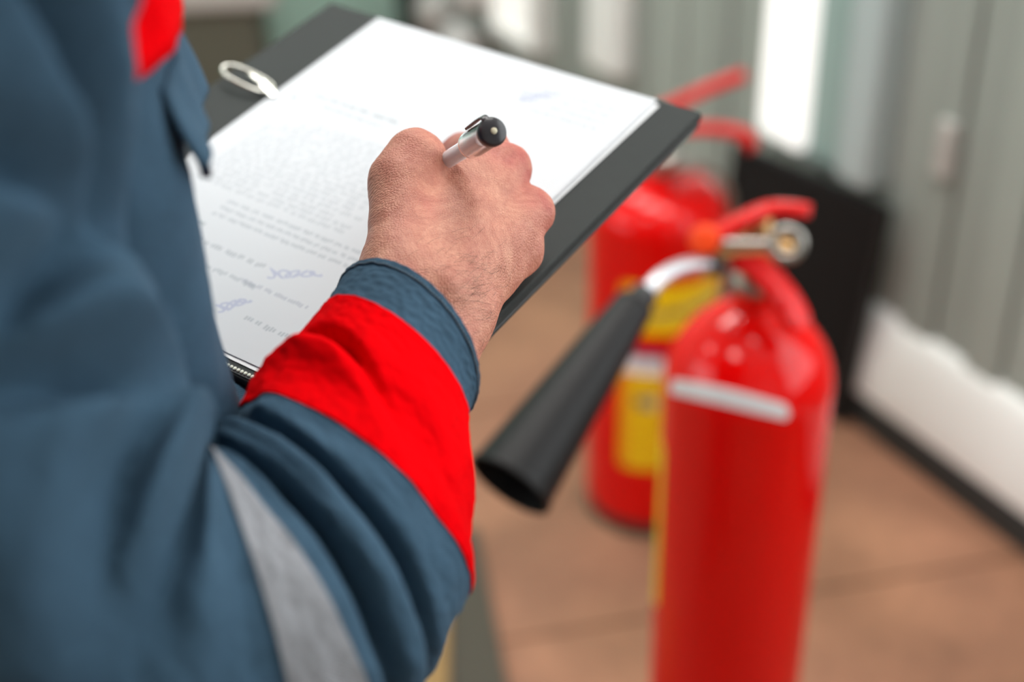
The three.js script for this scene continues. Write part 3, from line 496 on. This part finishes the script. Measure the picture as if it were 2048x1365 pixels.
// the left hand spread under the folder, its thumb over the edge
const lp = (u, v, h) => onPage(u, v, h), LW = lp(-0.075, 0.30, -0.055);
const leftField = (() => { const g = [capsule(LW, lp(-0.04, 0.235, -0.034), 0.024, 0.022), capsule(lp(-0.05, 0.26, -0.036), lp(-0.01, 0.20, -0.031), 0.020, 0.016), capsule(lp(-0.03, 0.26, -0.038), lp(0.02, 0.235, -0.032), 0.020, 0.015)];
  const fs = [[[-0.012, 0.198], [0.022, 0.176], [0.044, 0.162]], [[-0.002, 0.208], [0.040, 0.188], [0.064, 0.176]], [[0.008, 0.220], [0.048, 0.205], [0.070, 0.197]], [[0.016, 0.236], [0.046, 0.228], [0.062, 0.224]]].map((p) => wrap([capsule(lp(...p[0], -0.028), lp(...p[1], -0.0225), 0.0105, 0.009), capsule(lp(...p[1], -0.0225), lp(...p[2], -0.0212), 0.009, 0.0075)], 0.003));
  const th = wrap([capsule(lp(-0.058, 0.245, -0.034), lp(-0.064, 0.222, -0.008), 0.014, 0.0115), capsule(lp(-0.064, 0.222, -0.008), lp(-0.036, 0.208, 0.0095), 0.0115, 0.009)], 0.004);
  const palm = wrap(g, 0.016); return (x, y, z) => { let d = palm(x, y, z); if (d > 0.06) return d; for (const f of [...fs, th]) d = smin(d, f(x, y, z), 0.005); return d; }; })();
const [lLo, lHi] = boundsOf([LW, lp(0.075, 0.18, -0.03), lp(-0.07, 0.2, 0.01), lp(0.02, 0.26, -0.04), lp(-0.04, 0.16, -0.03)], 0.03);
const leftGeo = net(leftField, lLo, lHi, 0.003, skinUV, skinCol);

// trunk, limbs, neck and head
const SL = tor(-0.19, 1.325, 0), EL = tor(-0.27, 1.06, 0.03);
const HC = tor(0.02, 1.555, 0.078);
const headField = (() => { const skull = (x, y, z) => { const r = (x - HC[0]) * RD[0] + (z - HC[2]) * RD[2], f = (x - HC[0]) * FD[0] + (z - HC[2]) * FD[2], u = y - HC[1]; const c = Math.cos(0.45), s = Math.sin(0.45), F = f * c - u * s, U = f * s + u * c; return [r, F, U]; };
  return (x, y, z) => { const [r, f, u] = skull(x, y, z); const el = (cr, cf, cu, ar, af, au) => { const k = Math.hypot((r - cr) / ar, (f - cf) / af, (u - cu) / au); return (k - 1) * Math.min(ar, af, au); };
    const ball = (cr, cf, cu, R) => Math.hypot(r - cr, f - cf, u - cu) - R;
    let d = el(0, -0.012, 0.03, 0.076, 0.098, 0.086); d = smin(d, el(0, 0.030, -0.04, 0.058, 0.062, 0.075), 0.03);
    d = smin(d, el(0, 0.094, -0.022, 0.012, 0.020, 0.018), 0.012); d = smin(d, el(0, 0.085, 0.002, 0.009, 0.012, 0.026), 0.012); d = smin(d, el(0, 0.080, -0.095, 0.022, 0.02, 0.018), 0.02);
    d = smin(d, el(0, 0.086, -0.058, 0.022, 0.010, 0.006), 0.006); d = smin(d, el(0, 0.084, -0.067, 0.019, 0.010, 0.006), 0.006); d = smin(d, el(0, 0.078, 0.028, 0.048, 0.014, 0.009), 0.014);
    for (const s of [-1, 1]) { d = Math.max(d, -ball(s * 0.031, 0.094, 0.008, 0.013)); d = smin(d, ball(s * 0.031, 0.077, 0.008, 0.0125), 0.002); d = smin(d, el(s * 0.078, -0.008, -0.005, 0.008, 0.018, 0.031), 0.006); }
    return d; }; })();
const body = [
  capsule(tor(0, 0.90, 0), tor(0, 1.10, 0.0), 0.118, 0.112), capsule(tor(-0.07, 1.24, 0), tor(0.07, 1.24, 0), 0.10, 0.10), capsule(SL, [-0.235, 1.330, -0.435], 0.052, 0.050), capsule(tor(0, 1.32, 0), tor(0.01, 1.46, 0.045), 0.060, 0.054),
  wrap([capsule([-0.235, 1.335, -0.435], [-0.1764, 1.2642, -0.3842], 0.036, 0.030), capsule([-0.1831, 1.2591, -0.3986], [-0.1835, 1.1853, -0.39], 0.030, 0.028), capsule([-0.1835, 1.1853, -0.39], [-0.1619, 1.1141, -0.3887], 0.028, 0.028), capsule([-0.1619, 1.1141, -0.3887], [-0.1315, 1.0585, -0.3908], 0.028, 0.030), capsule([-0.1302, 1.0619, -0.3869], [-0.1014, 1.0321, -0.41], 0.032, 0.033), capsule([-0.1014, 1.0321, -0.41], [-0.0767, 1.0359, -0.4494], 0.033, 0.033), capsule([-0.0767, 1.0359, -0.4494], [-0.0564, 1.0664, -0.5324], 0.034, 0.029)], 0.015), () => 1, capsule(SL, EL, 0.050, 0.042), capsule(EL, LW, 0.042, 0.027),
  capsule(tor(0.09, 0.86, 0), tor(0.10, 0.47, 0.02), 0.083, 0.058), capsule(tor(0.10, 0.47, 0.02), tor(0.10, 0.09, -0.02), 0.056, 0.038), capsule(tor(0.10, 0.05, -0.04), tor(0.11, 0.035, 0.13), 0.036, 0.028),
  capsule(tor(-0.09, 0.86, 0), tor(-0.11, 0.47, 0.04), 0.083, 0.058), capsule(tor(-0.11, 0.47, 0.04), tor(-0.12, 0.09, 0.0), 0.056, 0.038), capsule(tor(-0.12, 0.05, -0.02), tor(-0.13, 0.035, 0.15), 0.036, 0.028),
];
const bodyField = wrap(body, 0.02), plain = () => [0.60, 0.255, 0.17];
const bodyGeo = net((x, y, z) => { const d = bodyField(x, y, z); return Math.max(d, y - 1.44); }, [-0.72, 0, -0.92], [0.08, 1.5, -0.12], 0.012, skinUV, plain);
const headGeo = net((x, y, z) => smin(headField(x, y, z), body[3](x, y, z), 0.02), [HC[0] - 0.15, 1.37, HC[2] - 0.15], [HC[0] + 0.15, HC[1] + 0.15, HC[2] + 0.15], 0.0042, skinUV, plain);
part('body', mergeGeometries([bodyGeo, headGeo, handGeo, leftGeo]), M.skin, worker, 'right hand with reddened knuckles');
part('hair', net((x, y, z) => { const f = (x - HC[0]) * FD[0] + (z - HC[2]) * FD[2], u = y - HC[1], F = f * 0.9 - u * 0.435, U = f * 0.435 + u * 0.9; return Math.max(headField(x, y, z) - 0.010 + 0.003 * noise(x * 60, y * 25, z * 60), -(U - 0.055 + Math.max(0, -F - 0.02) * 1.6 - (F > 0.02 ? 0.02 - F * 0.2 : 0))); }, [HC[0] - 0.16, 1.42, HC[2] - 0.16], [HC[0] + 0.16, HC[1] + 0.16, HC[2] + 0.16], 0.005), M.hair, worker);
{ // fine dark hairs on the wrist
  const g = []; const p = handGeo.attributes.position, n = handGeo.attributes.normal, c = V([-0.021, 1.0891, -0.5654]), dir = V([0.9249, 0.1258, -0.3587]);
  const far = V([0, 0.5075, 0.8616]);
  for (let tries = 0; tries < 60000 && g.length < 170; tries++) { const i = Math.floor(rnd() * p.count), q = new THREE.Vector3().fromBufferAttribute(p, i), m = new THREE.Vector3().fromBufferAttribute(n, i), d = q.distanceTo(c); if (d > 0.042 || m.dot(far) < 0.1 || rnd() > gauss(d, 0.024)) continue;
    const dd = dir.clone().addScaledVector(m, -dir.dot(m)).normalize().applyAxisAngle(m, (rnd() - 0.5) * 1.2), L = 0.004 + rnd() * 0.006; const pts = [0, 0.33, 0.66, 1].map((t) => q.clone().addScaledVector(dd, L * t).addScaledVector(m, 0.0012 * Math.sin(t * 2.4)).toArray());
    g.push(new THREE.TubeGeometry(new THREE.CatmullRomCurve3(pts.map(V)), 4, 0.000045, 3, false)); }
  part('arm_hair', mergeGeometries(g), M.armHair, worker).userData.kind = 'stuff';
}
part('trousers', net((x, y, z) => Math.max(wrap([body[0], body[8], body[9], body[11], body[12]], 0.05)(x, y, z) - 0.016 + 0.004 * noise(x * 14, y * 22, z * 14), y - 0.98, 0.055 - y), [-0.62, 0.03, -0.86], [0.0, 1.0, -0.18], 0.011, (x, y, z) => [x + z, y]), M.trousers, worker);
for (const k of [10, 13]) part('shoe', net((x, y, z) => Math.max(body[k](x, y, z) - 0.011, -y + 0.001, y - 0.10), [-0.62, -0.02, -0.86], [0.1, 0.12, -0.18], 0.007), M.shoe, worker);

// ---- jacket: trunk lofted from rings [height, half width, half depth, forward offset]
const jr = [[0.80, 0.214, 0.180, 0.0], [0.90, 0.217, 0.185, 0.0], [1.00, 0.224, 0.198, 0.0], [1.022, 0.222, 0.192, 0.0], [1.044, 0.204, 0.151, 0.0], [1.075, 0.198, 0.153, 0.0], [1.13, 0.192, 0.151, 0.0], [1.19, 0.190, 0.158, 0.0], [1.24, 0.190, 0.159, 0.0], [1.31, 0.184, 0.132, 0.0], [1.36, 0.140, 0.098, 0.008], [1.395, 0.098, 0.088, 0.02], [1.41, 0.086, 0.084, 0.026]];
const jAt = (y) => { let i = 0; while (i < jr.length - 2 && y > jr[i + 1][0]) i++; const t = clamp((y - jr[i][0]) / (jr[i + 1][0] - jr[i][0])); return [1, 2, 3].map((k) => lerp(jr[i][k], jr[i + 1][k], t)); };
const folds = (a, y) => 0.006 * Math.sin(a * 9 + y * 7 + 2 * noise(a * 1.5, y * 4, 1)) * smooth(1.30, 1.12, y) + 0.006 * noise(a * 3 + 7, y * 11, 4.2) + 0.0025 * noise(a * 9, y * 34, 2.2);
const jPoint = (a, y, off = 0) => { let [w, d, f] = jAt(y); const e = 0.82, c = Math.cos(a), s = Math.sin(a), o = folds(a, y) + off; d *= 1 - 0.34 * smooth(-0.1, 0.5, -c) * smooth(1.15, 1.07, y); return tor((w + o) * Math.sign(c) * Math.abs(c) ** e, y, f + (d + o) * Math.sign(s) * Math.abs(s) ** e); };   // a = 0 to the right, pi / 2 to the front
function jacketShell(y0, y1, a0, a1, off, ny, na, thick = 0.004, drop) {
  const pos = [], uv = [], idx = [], st = na + 1;
  for (let s = 0; s < 2; s++) for (let j = 0; j <= ny; j++) for (let i = 0; i <= na; i++) { const a = lerp(a0, a1, i / na), yy = lerp(y0, y1, j / ny) + (drop ? drop(i / na, j / ny) : 0); const p = jPoint(a, yy, (off.call ? off(i / na, j / ny) : off) - s * thick); pos.push(...p); uv.push(a * 0.18, yy); }
  const K = st * (ny + 1);
  for (let j = 0; j < ny; j++) for (let i = 0; i < na; i++) { const a = j * st + i; idx.push(a, a + st, a + 1, a + 1, a + st, a + st + 1, K + a, K + a + 1, K + a + st, K + a + 1, K + a + st + 1, K + a + st); }
  for (let i = 0; i < na; i++) for (const [j, fl] of [[0, 0], [ny, 1]]) { const a = j * st + i, b = a + 1; fl ? idx.push(a, K + a, b, b, K + a, K + b) : idx.push(a, b, K + a, b, K + b, K + a); }
  if (a1 - a0 < 6.2) for (let j = 0; j < ny; j++) for (const [i, fl] of [[0, 0], [na, 1]]) { const a = j * st + i, b = a + st; fl ? idx.push(a, b, K + a, b, K + b, K + a) : idx.push(a, K + a, b, b, K + a, K + b); }
  return geoOf(pos, idx, uv);
}
const jacket = part('jacket', jacketShell(0.80, 1.41, 0, 2 * Math.PI, 0, 90, 160), M.navy, worker);
part('collar', jacketShell(1.378, 1.408, 0.0, 2 * Math.PI, 0.004, 10, 90, 0.006, (u, v) => 0.032 * v), M.navy, jacket);
{ // shoulder yoke over both sleeve heads
  const SRJ = [-0.232, 1.325, -0.432], f = wrap([capsule(SL, SRJ, 0.070, 0.070), capsule(tor(0, 1.30, 0.01), tor(0, 1.375, 0.022), 0.10, 0.080), capsule(SRJ, [-0.215, 1.285, -0.425], 0.072, 0.074), capsule(SL, tor(-0.205, 1.28, 0.0), 0.070, 0.070)], 0.05);
  part('shoulder_yoke', net((x, y, z) => Math.max(f(x, y, z) + 0.003 * noise(x * 18, y * 18, z * 18), 1.285 - y + 0.02 * noise(x * 6, 2, z * 6), y - 1.402), [-0.62, 1.25, -0.82], [-0.08, 1.44, -0.28], 0.008, (x, y, z) => [x + y, z]), M.navy, jacket);
}
part('shoulder_panel', jacketShell(1.240, 1.35, 0.42, 1.45, (u, v) => 0.004 + 0.007 * Math.sin(Math.PI * u) * Math.sin(Math.PI * v), 20, 20, 0.006), M.redCloth, jacket, 'red chest panel');
part('pocket_flap', jacketShell(1.201, 1.229, 0.70, 1.26, (u, v) => 0.002 + 0.008 * (1 - v) ** 1.3, 14, 20, 0.0025), M.navy, jacket);
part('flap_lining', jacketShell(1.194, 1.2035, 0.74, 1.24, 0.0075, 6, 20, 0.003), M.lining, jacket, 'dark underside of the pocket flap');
part('front_placket', jacketShell(0.80, 1.36, 1.50, 1.66, 0.005, 60, 6, 0.004), M.navy, jacket);

// ---- sleeve: rings from the cuff to the shoulder, each [centre, normal towards the hand, radius]
const RING = [
  [[-0.0473, 1.0785, -0.5464], [0.6077, 0.0836, -0.7897], 0.0415], [[-0.052, 1.0746, -0.5302], [0.6006, 0.3037, -0.7396], 0.0410], [[-0.0598, 1.0606, -0.4999], [0.5881, 0.3038, -0.7496], 0.0515], [[-0.0678, 1.0466, -0.4708], [0.5854, 0.296, -0.7548], 0.0600],
  [[-0.078, 1.04, -0.446], [0.644, 0.2409, -0.7261], 0.0640], [[-0.0901, 1.039, -0.4233], [0.7639, 0.1654, -0.6237], 0.0660], [[-0.1017, 1.0425, -0.4068], [0.936, 0.0222, -0.3512], 0.0660], [[-0.1147, 1.0541, -0.394], [0.9784, -0.1563, -0.1353], 0.0670],
  [[-0.1313, 1.0816, -0.3812], [0.9226, -0.3324, 0.1958], 0.068], [[-0.1552, 1.1237, -0.3769], [0.7354, -0.527, 0.426], 0.068], [[-0.1718, 1.1689, -0.3746], [0.5351, -0.6721, 0.5119], 0.068], [[-0.1758, 1.2152, -0.3786], [0.3857, -0.7079, 0.5917], 0.068], [[-0.1764, 1.2642, -0.3842], [0.2844, -0.706, 0.6486], 0.071], [[-0.1785, 1.3102, -0.394], [0.0834, -0.739, 0.6685], 0.078], [[-0.235, 1.335, -0.435], [0.5, -0.85, 0.15], 0.070],
].map(([c, n, r]) => ({ c: V(c), n: V(n).normalize(), r }));
const cat = (p0, p1, p2, p3, t) => 0.5 * (2 * p1 + (p2 - p0) * t + (2 * p0 - 5 * p1 + 4 * p2 - p3) * t * t + (3 * p1 - p0 - 3 * p2 + p3) * t * t * t);
const UPV = V([0.15, 1, 0.1]).normalize();
function ringAt(s) {
  const i = Math.min(RING.length - 2, Math.floor(s)), t = s - i, g = (k) => RING[clamp(k, 0, RING.length - 1)], [a, b, c, d] = [g(i - 1), g(i), g(i + 1), g(i + 2)];
  const v = (k) => new THREE.Vector3(cat(a[k].x, b[k].x, c[k].x, d[k].x, t), cat(a[k].y, b[k].y, c[k].y, d[k].y, t), cat(a[k].z, b[k].z, c[k].z, d[k].z, t));
  const C = v('c'), Nn = v('n').normalize(), ref = new THREE.Vector3(0, 1.4, 0).sub(C); ref.addScaledVector(Nn, -ref.dot(Nn)).normalize();
  return { C, N: Nn, X: ref, Y: new THREE.Vector3().crossVectors(Nn, ref), r: cat(a.r, b.r, c.r, d.r, t) };
}
// folds in the cloth: [ring, its drift with the angle, depth, width in rings, angle, reach]
const CREASE = [[1.75, 0, -0.021, 0.11, -0.95, 0.5, 0.8], [2.1, 0, 0.005, 0.2, -0.9, 0.6, 0.8], [2.5, 0.2, -0.004, 0.25, 0.6, 0.6], [3.85, 0.28, -0.014, 0.13, 0.05, 1.25], [4.2, 0.28, 0.004, 0.22, 0.1, 1.2], [4.66, 0.2, -0.016, 0.14, 0.1, 1.3], [7.4, 0.2, -0.022, 0.3, -0.4, 0.9], [8.3, -0.4, -0.024, 0.3, -0.5, 0.8], [9.2, 0.5, -0.026, 0.28, -0.6, 0.7], [10.2, -0.5, -0.030, 0.3, -0.8, 0.6], [10.9, 0.3, -0.024, 0.25, -0.6, 0.6], [11.8, 1.6, -0.034, 0.32, -0.9, 0.6], [12.6, -0.6, -0.028, 0.3, -0.9, 0.7]];
function sleevePoint(s, a, off = 0) {
  const R = ringAt(s); let d = off; const w = Math.atan2(Math.sin(a), Math.cos(a));
  for (const [s0, dr, dep, wd, a0, ra, cv = 0] of CREASE) { const q = Math.atan2(Math.sin(w - a0), Math.cos(w - a0)); d += dep * gauss(s - s0 - dr * q - cv * q * q, wd) * gauss(q, ra); }
  const soft = smooth(0.9, 2.4, s); d += soft * (0.0042 * noise(s * 1.3, Math.cos(a) * 1.6, Math.sin(a) * 1.6 + 3) + 0.0010 * noise(s * 3.5, Math.cos(a) * 4, Math.sin(a) * 4 + 8)) + 0.0006 * noise(s * 9, Math.cos(a) * 9, Math.sin(a) * 9);
  if (s < 0.6) d += 0.0005 * smooth(0.215, 0.185, s) - 0.0009 * gauss(s - 0.215, 0.022);              // hem and its seam
  const p = R.C.addScaledVector(R.X, Math.cos(a) * (R.r + d)).addScaledVector(R.Y, Math.sin(a) * (R.r + d));
  const q = p.clone().sub(PO), u = q.dot(PX), h = q.dot(PY), v = q.dot(PZ), lie = 0.0035 - off * 0.5;                       // where the cuff lies on the folder it is pressed flat
  if (u < 0.243 && v < 0.311 && h < lie && h > -0.06 && s < 4) p.addScaledVector(PY, lie - h);
  return p;
}
function sleeve(s0, s1, off0, off1, nS = 40, nA = 260, thick = 0.0016) {
  const pos = [], uv = [], idx = [], st = nA + 1, rows = [];
  for (let j = 0; j <= nS; j++) rows.push([lerp(s0, s1, j / nS), lerp(off0, off1, j / nS)]);
  const seq = [[s0, off0 - thick], ...rows, [s1, off1 - thick]]; if (s0 < 0.01) for (let j = 0; j <= 8; j++) seq.unshift([s0 + 0.9 * j / 8, off0 - thick - 0.0004]);
  let run = 0, last = null; const skip = new Set();
  const ring = (s, o) => { for (let i = 0; i <= nA; i++) { const a = Math.PI + i / nA * 2 * Math.PI, p = sleevePoint(s, a, o); pos.push(p.x, p.y, p.z); uv.push(i / nA * 0.35, run); } };
  const lip = s0 < 0.01 ? 9 : 0;                                      // the hems get rows of their own so that they stay crisp
  seq.forEach(([s, o], j) => { const p0 = sleevePoint(s, 0.3, o); if (last) run += p0.distanceTo(last); last = p0; ring(s, o); if (j === lip || j === lip + 1 || j === seq.length - 2) { ring(s, o); skip.add(pos.length / 3 / st - 2); } });
  for (let j = 0; j < pos.length / 3 / st - 1; j++) if (!skip.has(j)) for (let i = 0; i < nA; i++) { const a = j * st + i; idx.push(a, a + 1, a + st, a + 1, a + st + 1, a + st); }
  return geoOf(pos, idx, uv);
}
const cuff = part('cuff', sleeve(0, 1.02, 0.0, 0.0, 80), M.navy, jacket, 'navy cuff with a stitched hem');
{ const g = []; for (let k = 0; k < 150; k++) { const a0 = k / 150 * 2 * Math.PI, a1 = a0 + 0.026, s = 0.19; g.push(tube([sleevePoint(s, a0, 0.0001).toArray(), sleevePoint(s, (a0 + a1) / 2, 0.00035).toArray(), sleevePoint(s, a1, 0.0001).toArray()], 0.00028, 4, 5)); } const m = part('stitching', mergeGeometries(g), M.thread, cuff.parent); m.userData.kind = 'stuff'; }
part('sleeve_band', sleeve(0.985, 3.0, 0.0006, 0.0010, 110), M.redCloth, jacket, 'wide red band on the sleeve');
part('sleeve', sleeve(2.985, 5.18, 0.0, 0.0, 110), M.navy, jacket);
part('reflective_band', sleeve(5.15, 5.86, 0.0014, 0.0014, 30), M.tape, jacket, 'light grey reflective band near the elbow');
part('sleeve', sleeve(5.83, 14.0, 0.0, 0.0, 140), M.navy, jacket);
// left sleeve
part('sleeve', net((x, y, z) => Math.max(wrap([body[6], capsule(EL, lerp3(EL, LW, 0.82), 0.042, 0.030), capsule(SL, SL, 0.06, 0.06)], 0.03)(x, y, z) - 0.018 + 0.004 * noise(x * 20, y * 30, z * 20), -0.0), [-0.72, 0.92, -0.92], [-0.2, 1.42, -0.35], 0.009, (x, y, z) => [x + z, y]), M.navy, jacket);
function lerp3(a, b, t) { return a.map((v, k) => lerp(v, b[k], t)); }

renderer.render(scene, camera);
